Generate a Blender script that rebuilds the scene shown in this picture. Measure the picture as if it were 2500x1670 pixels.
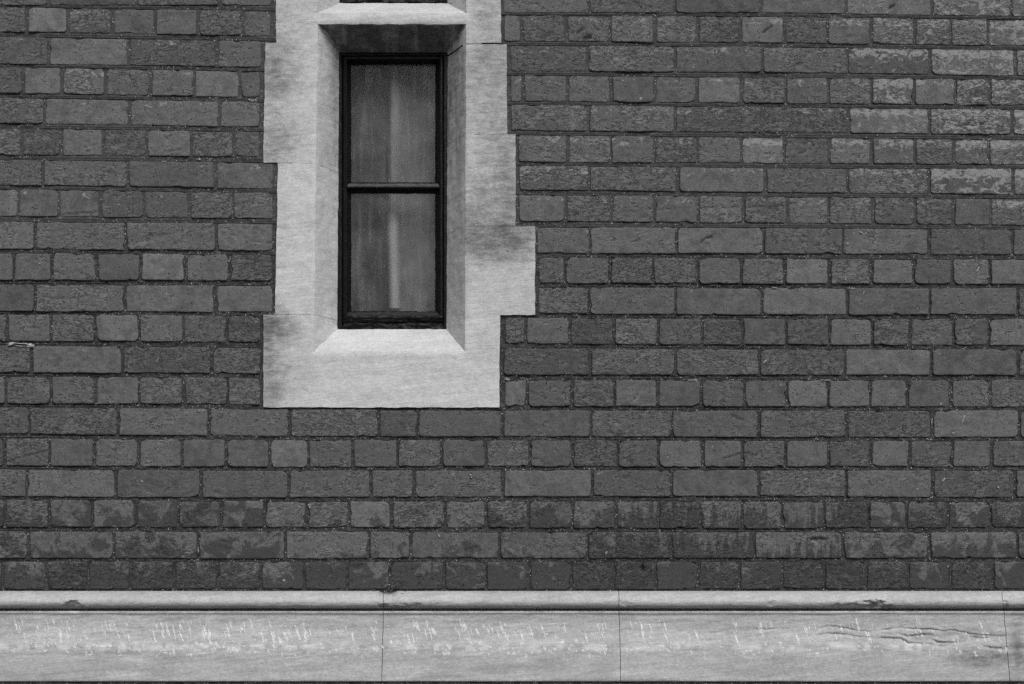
import bpy, math, random
import numpy as np
from mathutils import Vector

random.seed(7)
rng = np.random.default_rng(11)
for o in list(bpy.data.objects):
    bpy.data.objects.remove(o)
scene = bpy.context.scene
col = scene.collection
R = math.radians

# ------------------------------------------------------------------ camera
F = 3472.0                 # focal length, in photo pixels (50 mm on 36 mm)
YH = 1340.0                # photo row of the horizon
YAW = R(2.08)
DIST = 3.65                # metres from lens to wall
CAM = Vector((0.0, -DIST, 1.62))
cd = bpy.data.cameras.new('camera')
cam = bpy.data.objects.new('camera', cd)
col.objects.link(cam)
cam.location = CAM
cam.rotation_euler = (R(90), 0, -YAW)
cd.sensor_width = 36.0
cd.lens = 36.0 * F / 2500.0
cd.shift_y = (YH - 835.0) / 2500.0
cd.clip_start = 0.05
cd.clip_end = 2000.0
scene.camera = cam

# ------------------------------------------------------------------ sky, sun, exposure
SUN_EL, SUN_AZ = R(43), R(-15)          # azimuth to the left of the wall's normal
world = bpy.data.worlds.new('World')
scene.world = world
world.use_nodes = True
wt = world.node_tree
wt.nodes.clear()
sky = wt.nodes.new('ShaderNodeTexSky')
sky.sky_type = 'NISHITA'
sky.sun_disc = False
sky.sun_elevation = SUN_EL
sky.sun_rotation = R(180) + SUN_AZ
sky.air_density = 1.0
sky.dust_density = 4.0
bw = wt.nodes.new('ShaderNodeRGBToBW')          # a grey, overcast sky
bg = wt.nodes.new('ShaderNodeBackground')
bg.inputs['Strength'].default_value = 0.07
wo = wt.nodes.new('ShaderNodeOutputWorld')
wt.links.new(sky.outputs[0], bw.inputs[0])
wt.links.new(bw.outputs[0], bg.inputs['Color'])
wt.links.new(bg.outputs[0], wo.inputs['Surface'])

sd = bpy.data.lights.new('sun', 'SUN')
sd.energy = 1.5
sd.angle = R(38)
sd.color = (1, 1, 1)
sun = bpy.data.objects.new('sun', sd)
col.objects.link(sun)
tosun = Vector((-math.sin(SUN_AZ) * math.cos(SUN_EL), -math.cos(SUN_AZ) * math.cos(SUN_EL), math.sin(SUN_EL)))
sun.rotation_euler = tosun.to_track_quat('Z', 'Y').to_euler()
sun.location = tosun * 20

vs = scene.view_settings
vs.view_transform = 'Standard'
vs.look = 'None'
vs.exposure = 0.38
vs.gamma = 1.0
vs.use_curve_mapping = False
scene.cycles.use_denoising = False
scene.cycles.max_bounces = 4
scene.cycles.diffuse_bounces = 2

# ------------------------------------------------------------------ photo measurements to places
def at(u, v, depth=0.0):
    """The point on the vertical plane `depth` metres behind the wall face that the photo shows at (u, v)."""
    dx = math.sin(YAW) * F + math.cos(YAW) * (u - 1250.0)
    dy = math.cos(YAW) * F - math.sin(YAW) * (u - 1250.0)
    dz = YH - v
    t = (DIST + depth) / dy
    return np.array((CAM.x + dx * t, depth, CAM.z + dz * t))

def at_arr(u, v, depth=0.0):
    u = np.asarray(u, float); v = np.asarray(v, float); depth = np.asarray(depth, float) + 0 * u
    dx = math.sin(YAW) * F + math.cos(YAW) * (u - 1250.0)
    dy = math.cos(YAW) * F - math.sin(YAW) * (u - 1250.0)
    t = (DIST + depth) / dy
    return np.stack([CAM.x + dx * t, depth + 0 * t, CAM.z + (YH - v) * t], -1)

def to_px(V):
    d = V - np.array(CAM)
    f = np.array((math.sin(YAW), math.cos(YAW), 0)); r = np.array((math.cos(YAW), -math.sin(YAW), 0))
    z = d @ f
    return 1250 + F * (d @ r) / z, YH - F * d[:, 2] / z

PX = 0.00105   # about one photo pixel on the wall, in metres

# ------------------------------------------------------------------ numpy noise
def _hash(ix, iy, iz, seed):
    h = (ix.astype(np.int64) * 374761393 + iy.astype(np.int64) * 668265263 + iz.astype(np.int64) * 2147483647 + seed * 974711) & 0xffffffff
    h = ((h ^ (h >> 13)) * 1274126177) & 0xffffffff
    h = ((h ^ (h >> 16)) * 2246822519) & 0xffffffff
    return ((h ^ (h >> 15)) & 0xffff) / 65535.0

def vnoise(p, scale, seed=0):
    q = p * scale
    i = np.floor(q); f = q - i
    f = f * f * (3 - 2 * f)
    i = i.astype(np.int64)
    out = 0
    for a in (0, 1):
        wx = f[..., 0] if a else 1 - f[..., 0]
        for b in (0, 1):
            wy = f[..., 1] if b else 1 - f[..., 1]
            for c in (0, 1):
                wz = f[..., 2] if c else 1 - f[..., 2]
                out = out + wx * wy * wz * _hash(i[..., 0] + a, i[..., 1] + b, i[..., 2] + c, seed)
    return out - 0.5

def fbm(p, scale, octs=3, seed=0):
    s = 0; a = 1.0
    for k in range(octs):
        s = s + a * vnoise(p, scale * 2 ** k, seed + 31 * k)
        a *= 0.5
    return s

# ------------------------------------------------------------------ node helper
class G:
    def __init__(self, name):
        self.m = bpy.data.materials.new(name)
        self.m.use_nodes = True
        self.t = self.m.node_tree
        self.t.nodes.clear()
        self.out = self.t.nodes.new('ShaderNodeOutputMaterial')
    def n(self, kind, **kw):
        x = self.t.nodes.new(kind)
        for k, v in kw.items(): setattr(x, k, v)
        return x
    def put(self, sock, v):
        if v is None: return
        if isinstance(v, bpy.types.NodeSocket): self.t.links.new(v, sock)
        elif isinstance(v, (int, float)) and sock.type == 'RGBA': sock.default_value = (v, v, v, 1)
        else: sock.default_value = v
    def pos(self): return self.n('ShaderNodeNewGeometry').outputs['Position']
    def attr(self, name, out='Fac'):
        return self.n('ShaderNodeAttribute', attribute_name=name).outputs[out]
    def sep(self, v):
        s = self.n('ShaderNodeSeparateXYZ'); self.put(s.inputs[0], v); return s.outputs
    def vm(self, op, a, b=None, scale=None):
        x = self.n('ShaderNodeVectorMath', operation=op)
        self.put(x.inputs[0], a); self.put(x.inputs[1], b)
        if scale is not None: self.put(x.inputs['Scale'], scale)
        return x.outputs[0]
    def m2(self, op, a, b=None, c=None, clamp=False):
        x = self.n('ShaderNodeMath', operation=op, use_clamp=clamp)
        self.put(x.inputs[0], a); self.put(x.inputs[1], b); self.put(x.inputs[2], c)
        return x.outputs[0]
    def add(self, a, b): return self.m2('ADD', a, b)
    def sub(self, a, b): return self.m2('SUBTRACT', a, b)
    def mul(self, a, b): return self.m2('MULTIPLY', a, b)
    def step(self, v, lo, hi, a=0.0, b=1.0):
        x = self.n('ShaderNodeMapRange', interpolation_type='SMOOTHSTEP')
        self.put(x.inputs[0], v); self.put(x.inputs[1], lo); self.put(x.inputs[2], hi)
        self.put(x.inputs[3], a); self.put(x.inputs[4], b)
        return x.outputs[0]
    def lerp(self, f, a, b):
        x = self.n('ShaderNodeMix', data_type='FLOAT')
        self.put(x.inputs[0], f); self.put(x.inputs[2], a); self.put(x.inputs[3], b)
        return x.outputs[0]
    def noise(self, vec, scale, detail=2.0, rough=0.5, dist=0.0, stretch=None):
        if stretch: vec = self.vm('MULTIPLY', vec, stretch)
        x = self.n('ShaderNodeTexNoise')
        self.put(x.inputs['Vector'], vec); self.put(x.inputs['Scale'], scale)
        self.put(x.inputs['Detail'], detail); self.put(x.inputs['Roughness'], rough)
        self.put(x.inputs['Distortion'], dist)
        return x.outputs['Fac']
    def voro(self, vec, scale, out='Distance', rnd=1.0):
        x = self.n('ShaderNodeTexVoronoi')
        self.put(x.inputs['Vector'], vec); self.put(x.inputs['Scale'], scale)
        self.put(x.inputs['Randomness'], rnd)
        return x.outputs[out]
    def bump(self, h, normal=None, strength=1.0):
        x = self.n('ShaderNodeBump')
        x.inputs['Strength'].default_value = strength
        x.inputs['Distance'].default_value = 1.0
        self.put(x.inputs['Height'], h)
        return x.outputs[0]
    def finish(self, color, rough=0.9, normal=None, spec=0.25):
        b = self.n('ShaderNodeBsdfPrincipled')
        self.put(b.inputs['Base Color'], color); self.put(b.inputs['Roughness'], rough)
        b.inputs['Specular IOR Level'].default_value = spec
        if normal is not None: self.put(b.inputs['Normal'], normal)
        self.t.links.new(b.outputs[0], self.out.inputs['Surface'])
        return self.m

# ------------------------------------------------------------------ materials
def mat_brick():
    g = G('brick')
    p0 = g.pos()
    u, v, rnd = g.sep(g.attr('buv', 'Vector'))
    tone, eff, soot_shade, streak, cav = g.attr('tone'), g.attr('eff'), g.attr('soot_shade'), g.attr('streak'), g.attr('cavity')
    p = g.vm('ADD', p0, g.vm('SCALE', (17.3, 5.1, 23.9), scale=rnd))
    # base colour: clouding of the fired clay
    mid = g.noise(p, 30, 4, .68, .5)
    fine = g.noise(p, 330, 3, .75)
    c = g.mul(0.121, tone)
    c = g.mul(c, g.step(mid, .25, .75, .70, 1.30))
    c = g.mul(c, g.step(fine, .2, .8, .74, 1.28))
    # worn pale skin (salts): wispy, more near the top edge of a brick
    top = g.mul(g.step(v, .50, .85), g.step(v, .99, .90))
    e1 = g.noise(p, 38, 5, .70, 1.0, (1, 1, 1.7))
    ev = g.add(g.add(e1, g.mul(top, .12)), g.add(g.mul(g.sub(eff, 1.0), .30), g.mul(g.sub(fine, .5), .14)))
    em = g.step(ev, .50, .58)
    c = g.lerp(g.mul(em, .80), c, g.mul(.30, g.step(fine, .25, .75, .85, 1.15)))
    # dark smooth skin left on lower bricks, pale where it has worn away
    s1 = g.noise(p, 24, 4, .6, .8)
    s2 = g.noise(p, 1, 4, .6, .3, (75, 75, 9))
    s1 = g.lerp(streak, s1, g.add(g.mul(s2, .75), g.mul(s1, .25)))
    sv = g.add(s1, g.add(g.mul(g.sub(soot_shade, .62), .35), g.mul(g.sub(.62, v), .16)))
    on = g.step(soot_shade, .02, .2)
    sm = g.mul(g.step(sv, .41, .55), on)
    halo = g.mul(g.mul(g.step(sv, .36, .46), g.sub(1.0, sm)), g.mul(on, g.step(fine, .35, .62)))
    c = g.lerp(g.mul(halo, .60), c, .21)
    c = g.lerp(g.mul(sm, .82), c, g.mul(.050, g.step(fine, .2, .8, .75, 1.25)))
    # small pits and pale grit
    v1 = g.n('ShaderNodeTexVoronoi'); g.put(v1.inputs['Vector'], p); v1.inputs['Scale'].default_value = 120
    r1, r2, r3 = g.sep(v1.outputs['Color'])
    pit = g.mul(g.step(v1.outputs['Distance'], .26, .10), g.step(r1, .80, .86))
    grit = g.mul(g.step(v1.outputs['Distance'], .17, .08), g.step(r2, .90, .93))
    c = g.lerp(g.mul(cav, .85), c, .022)
    c = g.lerp(g.mul(pit, .75), c, .025)
    c = g.lerp(g.mul(grit, .6), c, .40)
    # thin creases dragged in the clay when it was moulded, in patches
    q = g.vm('ADD', p, g.vm('SCALE', (0, 0, 1), scale=g.mul(g.mul(g.sub(u, .5), g.sub(rnd, .5)), .05)))
    cr = g.noise(q, 1.0, 3, .6, .5, (46, 46, 125))
    vary = g.mul(g.sub(g.m2('FRACT', g.mul(rnd, 13.7)), .42), .26)          # some bricks smooth, some rough
    gate = g.step(g.sub(g.add(mid, g.mul(g.sub(soot_shade, .3), .05)), vary), .43, .55)
    crease = g.mul(g.step(g.m2('ABSOLUTE', g.sub(cr, .5)), .042, .010), gate)
    lip = g.mul(g.step(g.m2('ABSOLUTE', g.sub(cr, .55)), .030, .006), gate)
    c = g.lerp(g.mul(crease, .62), c, .028)
    c = g.lerp(g.mul(lip, .30), c, .25)
    h = g.sub(g.mul(g.sub(fine, .5), .0017), g.add(g.mul(pit, .0016), g.mul(crease, .0017)))
    return g.finish(c, .92, g.bump(h), .2)

def mat_mortar(name='mortar'):
    g = G(name)
    p = g.pos()
    smooth = g.attr('smooth')            # 1 = ruled flush pointing, 0 = open gritty mortar
    rz = g.attr('line')                  # -1..1 across a bed joint
    n1 = g.noise(p, 60, 4, .6, .3); n2 = g.noise(p, 330, 3, .75)
    c = g.lerp(smooth, g.mul(.046, g.step(n1, .25, .75, .7, 1.3)), g.mul(.064, g.step(n1, .25, .75, .80, 1.2)))
    c = g.mul(c, g.step(n2, .2, .8, .6, 1.45))
    v1 = g.n('ShaderNodeTexVoronoi'); g.put(v1.inputs['Vector'], p); v1.inputs['Scale'].default_value = 310
    vd = v1.outputs['Distance']; vc, vc2, vc3 = g.sep(v1.outputs['Color'])
    amount = g.lerp(smooth, .64, .86)
    amount = g.add(amount, g.mul(g.sub(n1, .5), -.35))
    sp = g.mul(g.step(vd, .42, .22), g.m2('GREATER_THAN', vc, amount))
    c = g.lerp(g.mul(sp, .85), c, g.add(.18, g.mul(g.step(vc2, .45, 1.0), .62)))
    crumb = g.mul(g.step(g.noise(p, 26, 5, .7, .8), .60, .70), smooth)
    c = g.lerp(g.mul(crumb, .5), c, .12)
    h = g.add(g.mul(g.sub(n2, .5), g.lerp(smooth, .0022, .0008)), g.mul(sp, .0006))
    h = g.add(h, g.mul(g.sub(n1, .5), .002))
    return g.finish(c, .95, g.bump(h), .2)

def mat_stone(name, base=.56, mott=1.0):
    g = G(name)
    p = g.pos()
    soot_shade = g.attr('soot_shade'); pale = g.attr('pale')
    # bedding, almost level and slightly climbing to the right
    x, y, z = g.sep(p)
    tilt = g.n('ShaderNodeCombineXYZ')
    g.put(tilt.inputs[0], x); g.put(tilt.inputs[1], y); g.put(tilt.inputs[2], g.sub(z, g.mul(x, .10)))
    bed = g.noise(tilt.outputs[0], 1, 5, .62, .7, (3.0, 8, 60))
    bed2 = g.noise(tilt.outputs[0], 1, 3, .6, .3, (14, 30, 240))
    cloud = g.noise(p, 9, 4, .6, .4)
    fine = g.noise(p, 380, 3, .8)
    c = g.mul(g.mul(base, g.add(1.0, g.attr('tint'))), g.step(bed, .25, .75, 1 - .08 * mott, 1 + .06 * mott))
    c = g.mul(c, g.step(bed2, .25, .75, 1 - .07 * mott, 1 + .05 * mott))
    c = g.mul(c, g.step(cloud, .25, .75, 1 - .10 * mott, 1 + .06 * mott))
    c = g.mul(c, g.step(fine, .2, .8, .78, 1.20))
    c = g.mul(c, g.step(g.noise(p, 1, 3, .7, 0, (90, 90, 170)), .25, .75, 1 - .13 * mott, 1 + .10 * mott))
    c = g.lerp(g.mul(pale, .8), c, .66)
    # soot, plus shade put into the colour: grainy, broken by the grain of the stone
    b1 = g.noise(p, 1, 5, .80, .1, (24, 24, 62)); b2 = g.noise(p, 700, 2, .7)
    sv = g.add(g.mul(soot_shade, .85), g.add(g.mul(g.sub(b1, .5), 1.15), g.mul(g.sub(b2, .5), .8)))
    sm = g.mul(g.step(sv, .10, 1.0), g.step(soot_shade, .0, .12))
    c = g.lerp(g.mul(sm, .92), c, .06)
    # pin holes
    vd = g.voro(p, 70); vc = g.sep(g.voro(p, 70, 'Color'))[0]
    pit = g.mul(g.step(vd, .09, .05), g.step(vc, .93, .95))
    c = g.lerp(g.mul(pit, .7), c, .12)
    h = g.mul(g.sub(fine, .5), .0005)
    h = g.add(h, g.mul(g.sub(bed, .5), .0010)); h = g.add(h, g.mul(g.sub(bed2, .5), .0006))
    h = g.sub(h, g.mul(pit, .0010))
    return g.finish(c, .93, g.bump(h), .2)

def mat_paint():
    g = G('black_paint')
    p = g.pos()
    n = g.noise(p, 90, 3, .6, .4)
    v1 = g.n('ShaderNodeTexVoronoi'); g.put(v1.inputs['Vector'], p); v1.inputs['Scale'].default_value = 260
    sp = g.mul(g.step(v1.outputs['Distance'], .3, .15), g.step(g.sep(v1.outputs['Color'])[0], .965, .975))
    c = g.mul(.005, g.step(n, .2, .8, .7, 1.3))
    dm = g.mul(g.attr('dust_highlight'), g.step(g.noise(p, 1, 3, .7, .2, (60, 60, 260)), .25, .60, .35, 1.0))
    c = g.lerp(dm, c, .20)                     # dust and worn paint on ledges, plus the bar's highlight put into the colour
    c = g.lerp(g.mul(sp, .5), c, .22)
    h = g.mul(g.sub(n, .5), .0012)
    return g.finish(c, g.step(n, .2, .8, .40, .55), g.bump(h), .17)

def mat_glass():
    g = G('dirty_glass')
    p = g.pos()
    streak = g.noise(p, 1, 5, .65, .5, (70, 10, 6)); blot = g.noise(p, 11, 4, .6, .6)
    fine = g.noise(p, 1, 4, .8, .2, (330, 50, 120))
    vd = g.voro(g.vm('MULTIPLY', p, (1, 1, .45)), 150); vc = g.sep(g.voro(g.vm('MULTIPLY', p, (1, 1, .45)), 150, 'Color'))[0]
    spot = g.mul(g.step(vd, .38, .12), g.step(vc, .90, .95))
    film = g.add(g.mul(g.step(streak, .42, .74), .10), g.mul(g.step(blot, .35, .75), .10))
    film = g.mul(film, g.step(fine, .25, .75, .7, 1.35))
    film = g.m2('ADD', film, g.mul(spot, .16), clamp=True)
    film = g.add(film, .02)
    wav = g.bump(g.mul(g.noise(p, 6, 2, .5), .0012))
    tr = g.n('ShaderNodeBsdfTransparent'); tr.inputs[0].default_value = (.86, .86, .86, 1)
    gl = g.n('ShaderNodeBsdfGlossy'); gl.inputs['Roughness'].default_value = .04
    g.put(gl.inputs['Normal'], wav)
    fr = g.n('ShaderNodeFresnel'); fr.inputs['IOR'].default_value = 1.36
    m1 = g.n('ShaderNodeMixShader'); g.put(m1.inputs[0], fr.outputs[0])
    g.t.links.new(tr.outputs[0], m1.inputs[1]); g.t.links.new(gl.outputs[0], m1.inputs[2])
    df = g.n('ShaderNodeBsdfDiffuse'); df.inputs[0].default_value = (.42, .42, .42, 1)
    m2 = g.n('ShaderNodeMixShader'); g.put(m2.inputs[0], film)
    g.t.links.new(m1.outputs[0], m2.inputs[1]); g.t.links.new(df.outputs[0], m2.inputs[2])
    g.t.links.new(m2.outputs[0], g.out.inputs['Surface'])
    return g.m

def mat_plain(name, c, rough=.9, nscale=30, var=.2, spec=.2):
    g = G(name)
    n = g.noise(g.pos(), nscale, 4, .6)
    return g.finish(g.mul(c, g.step(n, .2, .8, 1 - var, 1 + var)), rough, None, spec)

def mat_chalk():
    """Scuffed stone: pale powder, thin and broken."""
    g = G('scuffed_stone')
    p = g.pos()
    a = g.step(g.noise(p, 240, 3, .7), .34, .58, .12, .90)
    d = g.n('ShaderNodeBsdfDiffuse'); d.inputs[0].default_value = (.80, .80, .80, 1)
    tr = g.n('ShaderNodeBsdfTransparent')
    m = g.n('ShaderNodeMixShader'); g.put(m.inputs[0], a)
    g.t.links.new(tr.outputs[0], m.inputs[1]); g.t.links.new(d.outputs[0], m.inputs[2])
    g.t.links.new(m.outputs[0], g.out.inputs['Surface'])
    return g.m

def mat_reflection():
    """A pale strip added in place of a reflection, its edges fading out."""
    g = G('pale_reflection')
    uu = g.attr('across')
    a = g.mul(g.step(g.m2('ABSOLUTE', uu), 1.0, .10), g.attr('fade'))
    n = g.noise(g.pos(), 40, 3, .6)
    d = g.n('ShaderNodeBsdfDiffuse'); g.put(d.inputs[0], g.mul(.70, g.step(n, .2, .8, .88, 1.1)))
    tr = g.n('ShaderNodeBsdfTransparent')
    m = g.n('ShaderNodeMixShader'); g.put(m.inputs[0], a)
    g.t.links.new(tr.outputs[0], m.inputs[1]); g.t.links.new(d.outputs[0], m.inputs[2])
    g.t.links.new(m.outputs[0], g.out.inputs['Surface'])
    return g.m

M = {'brick': mat_brick(), 'mortar': mat_mortar(), 'stone': mat_stone('window_stone'), 'plinth': mat_stone('plinth_stone', .46, 1.25),
     'paint': mat_paint(), 'glass': mat_glass(), 'reflection_strip': mat_reflection(),
     'chalk': mat_chalk(), 'room': mat_plain('room_wall', .10),
     'reflection_backing': mat_plain('reflection_light_tone', .22, .95, 12, .25), 'reflection_dark': mat_plain('reflection_dark_tone', .075, .95, 12, .25),
     'lime': mat_plain('lime_mortar', .34, .95, 250, .5), 'fleck': mat_plain('pale_fleck', .55, .9, 300, .2),
     'asphalt': mat_plain('asphalt', .05, .95, 80, .3), 'paving': mat_plain('paving', .07, .95, 40, .25)}

# ------------------------------------------------------------------ objects
def tag(o, label=None, cat=None, kind=None, group=None):
    for k, v in (('label', label), ('category', cat), ('kind', kind), ('group', group)):
        if v: o[k] = v
    return o

def empty(name, loc, label=None, cat=None, group=None):
    o = bpy.data.objects.new(name, None); col.objects.link(o)
    o.location = loc; o.empty_display_size = .1
    return tag(o, label, cat, 'thing', group)

def mesh_obj(name, verts, faces, mat, parent=None, attrs=None, smooth=None, origin=None):
    verts = np.asarray(verts, float)
    if origin is None: origin = np.zeros(3)
    origin = np.asarray(origin, float)
    me = bpy.data.meshes.new(name)
    me.from_pydata((verts - origin).tolist(), [], faces)
    for k, a in (attrs or {}).items():
        a = np.asarray(a, np.float32)
        if a.ndim == 1:
            at_ = me.attributes.new(k, 'FLOAT', 'POINT'); at_.data.foreach_set('value', a)
        else:
            at_ = me.attributes.new(k, 'FLOAT_VECTOR', 'POINT'); at_.data.foreach_set('vector', a.ravel())
    if smooth is not None:
        me.polygons.foreach_set('use_smooth', np.full(len(me.polygons), smooth) if isinstance(smooth, bool) else np.asarray(smooth, bool))
    me.materials.append(mat)
    me.update()
    o = bpy.data.objects.new(name, me); col.objects.link(o)
    o.location = origin
    if parent is not None:
        o.parent = parent
        o.location = Vector(origin) - parent.location
    return o

class MB:
    """Collects grid patches; edges between patches stay sharp, patches are smooth."""
    def __init__(self): self.v = []; self.f = []; self.n = 0; self.uvpx = []
    def grid(self, P):
        """P: (rows, cols, 3) array."""
        r, c = P.shape[:2]
        self.v.append(P.reshape(-1, 3))
        idx = np.arange(r * c).reshape(r, c) + self.n
        q = np.stack([idx[:-1, :-1], idx[:-1, 1:], idx[1:, 1:], idx[1:, :-1]], -1).reshape(-1, 4)
        self.f += q.tolist(); self.n += r * c
    def patch(self, a, b, c, d, step=.006):
        """Bilinear patch a-b-c-d (a to b is the row direction)."""
        a, b, c, d = (np.asarray(x, float) for x in (a, b, c, d))
        nu = max(1, int(round(max(np.linalg.norm(b - a), np.linalg.norm(c - d)) / step)))
        nv = max(1, int(round(max(np.linalg.norm(d - a), np.linalg.norm(c - b)) / step)))
        nu, nv = min(nu, 160), min(nv, 160)
        s = np.linspace(0, 1, nu + 1)[None, :, None]; t = np.linspace(0, 1, nv + 1)[:, None, None]
        self.grid((1 - t) * ((1 - s) * a + s * b) + t * ((1 - s) * d + s * c))
    def box(self, x0, x1, y0, y1, z0, z1, step=9):
        P = lambda x, y, z: (x, y, z)
        self.patch(P(x0, y0, z0), P(x1, y0, z0), P(x1, y0, z1), P(x0, y0, z1), step)
        self.patch(P(x1, y1, z0), P(x0, y1, z0), P(x0, y1, z1), P(x1, y1, z1), step)
        self.patch(P(x0, y1, z0), P(x0, y0, z0), P(x0, y0, z1), P(x0, y1, z1), step)
        self.patch(P(x1, y0, z0), P(x1, y1, z0), P(x1, y1, z1), P(x1, y0, z1), step)
        self.patch(P(x0, y0, z1), P(x1, y0, z1), P(x1, y1, z1), P(x0, y1, z1), step)
        self.patch(P(x0, y1, z0), P(x1, y1, z0), P(x1, y0, z0), P(x0, y0, z0), step)
    def verts(self): return np.concatenate(self.v)

def wobble(V, amp=.0006, scale=60, seed=3):
    out = V.copy()
    for k in range(3): out[:, k] += amp * 2 * fbm(V, scale, 3, seed + 7 * k)
    return out

GROUND = 0.0
Zof = lambda v: at(1250, v)[2]

# ------------------------------------------------------------------ ground
m = MB(); m.patch((-600, -900, -.12), (600, -900, -.12), (600, 300, -.12), (-600, 300, -.12), 50)
tag(mesh_obj('ground', m.verts(), m.f, M['asphalt']), kind='structure')
m = MB(); m.box(-30, 30, -1.9, .4, -.3, GROUND, 5)
tag(mesh_obj('pavement', m.verts(), m.f, M['paving']), kind='structure')

# ------------------------------------------------------------------ brick wall: measured courses
KX = np.array([-700, 0, 640, 1235, 1900, 2500, 3200], float)
# for each bed joint: (bottom of the course above, top of the course below) at x = 0, 640, 1235, 1900, 2500
BED = [
 [(12,18),(12,27),(31,38),(31,41),(40,49)],
 [(76.5,90),(87,101),(100,112),(104,115),(111.5,123)],
 [(156,164),(163,175),(173,184),(176,191),(185,195)],
 [(227,238.5),(237,250),(247,257),(252,262),(257,268)],
 [(300,314),(309,322),(318,330),(323,337),(328,342)],
 [(378,391),(382,398),(395,404),(398,411),(402,413)],
 [(451,462),(460,472),(463,476),(470,481.5),(474,486)],
 [(527.5,542),(533,547),(539,555),(544,557),(550,561)],
 [(607,618),(612,623),(617.5,629),(619,632),(622,635)],
 [(683,695),(685,698),(690,702),(692,704.5),(693,704.5)],
 [(759,768),(761,771.5),(764.5,776),(768,779.5),(768,779.5)],
 [(832,845),(835,850),(838.5,852),(841,854),(842.6,854)],
 [(909,921),(912,923),(914,929),(915,930),(916,928)],
 [(984.5,996),(987,999.5),(991,1003),(992,1003),(993,1003)],
 [(1059,1072),(1064,1075),(1065,1075),(1067,1078),(1066,1076)],
 [(1136,1147),(1140,1150),(1138.5,1149),(1138.5,1149),(1138.5,1149)],
 [(1211,1220.5),(1215,1225),(1212,1225),(1211,1226),(1214,1226)],
 [(1286.5,1298.6),(1287,1299),(1288,1300),(1290,1301),(1286.5,1299)],
 [(1362,1372),(1363,1373.5),(1362,1372.5),(1362,1373),(1362,1372)],
 [(1438,1443),(1437,1446),(1439,1444),(1437,1443.5),(1437,1443)],
]
def extend(vals):
    v = [float(a) for a in vals]
    return np.array([v[0] - (v[1] - v[0]) * .9] + v + [v[-1] + (v[-1] - v[-2]) * .9])
BT = [np.stack([extend([p[0] for p in b]), extend([p[1] for p in b])]) for b in BED]
# six more courses above the picture
for k in range(6):
    b0 = BT[0]; d = BT[1] - BT[0]
    sl = np.array([75.5, 75.3, 75.0, 74.6, 74.0, 73.5, 73.0])
    BT.insert(0, np.stack([b0[0] - sl - np.linspace(0, 0, 7), b0[1] - sl]))
NEXTRA = 6
def bed(k, x, side):      # side 0: bottom of the course above, 1: top of the course below
    return np.interp(x, KX, BT[k + NEXTRA][side])

ROWS = {  # head joints of each course; L = left of the window, R = right of it; 'E' values are ends at the stone
 0: ([118,333,537], 661, 1229, [1436.6,1648,1857,2066,2276,2469]),
 1: ([66,166,274,378.5,483,593], 660, 1231, [1274,1383,1489.5,1598.6,1703,1808,1915,2020,2127,2233,2321,2411.6]),
 2: ([118,314,529], 637, 1247, [1435,1649,1861,2070,2271,2479]),
 3: ([57,151,258,367,475,584.5], 634, 1247, [1277.5,1385,1492,1598,1702,1810.5,1918.6,2022.6,2128,2232,2332.5,2417]),
 4: ([108,316,536], 633, 1248, [1436.6,1648,1862,2071,2269,2471]),
 5: ([53,149,252,358,467,571], 633, 1266, [1386,1492,1598,1704,1810,1915,2025,2128,2233,2328,2414]),
 6: ([105,312.5,526], 667, 1267, [1439,1655,1868,2069,2268,2473]),
 7: ([45,143.5,244,351,462,569], 666, 1267, [1381,1493,1598,1705,1815.5,1923,2023,2131.6,2234.6,2328,2418.6]),
 8: ([85,307,528], 665, 1312, [1440,1652,1865,2057.6,2269,2472]),
 9: ([33.5,126,236,343,453,560.6], 664, 1315, [1379.5,1488.6,1595,1703,1810,1916,2025,2128,2231,2326,2417]),
 10: ([85.5,305.5,525.5], 665, 1315, [1437.6,1649,1861,2069,2270,2485]),
 11: ([17.5,124,232,340,447,554], 635, 1234, [1283,1391,1499,1607,1714,1813,1919.6,2025,2130,2222.5,2328,2414]),
 12: ([77,299,517], 635, 1230, [1442,1649,1854.5,2063,2274,2485.6]),
 13: ([14,124,233,339,448,555.5], 635, 1233.5, [1287,1396,1500.7,1605.6,1712,1817.5,1922,2022,2125,2215.5,2322,2417.7]),
 14: ([72,288.6,510,707,925,1020,1227,1443,1641,1852.5,2067,2276,2489], None, None, []),
 15: ([11,120.5,230,339,444,552,658,753,861,970,1078,1186,1293.5,1398,1508,1607.5,1716,1812.5,1918,2023,2126,2221,2326,2421], None, None, []),
 16: ([65,283,491,705,905.5,1011,1228,1446,1640,1853,2066,2277,2479], None, None, []),
 17: ([12,120,226,331,436,541,645.5,749,852.5,955.5,1087,1187,1290.5,1398,1503.6,1608,1710,1812,1910,2013,2120,2213.6,2316,2418.6], None, None, []),
 18: ([70,278,484,697,901,1003,1219.5,1434,1640,1842,2057.6,2270,2484], None, None, []),
 19: ([6,113,215,318,426,531,637,742.5,848,951,1085,1187,1291.5,1395.5,1499,1601,1705,1805,1910,2013.6,2115.7,2218,2320,2424], None, None, []),
}
for k in range(1, NEXTRA):            # courses above the picture
    src = ROWS[1] if k % 2 else ROWS[2]
    ROWS[-k] = ([x + random.uniform(-4, 4) for x in src[0]], 661 if k % 3 else 636, 1229 if k % 3 else 1247, [x + random.uniform(-4, 4) for x in src[3]])

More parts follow.
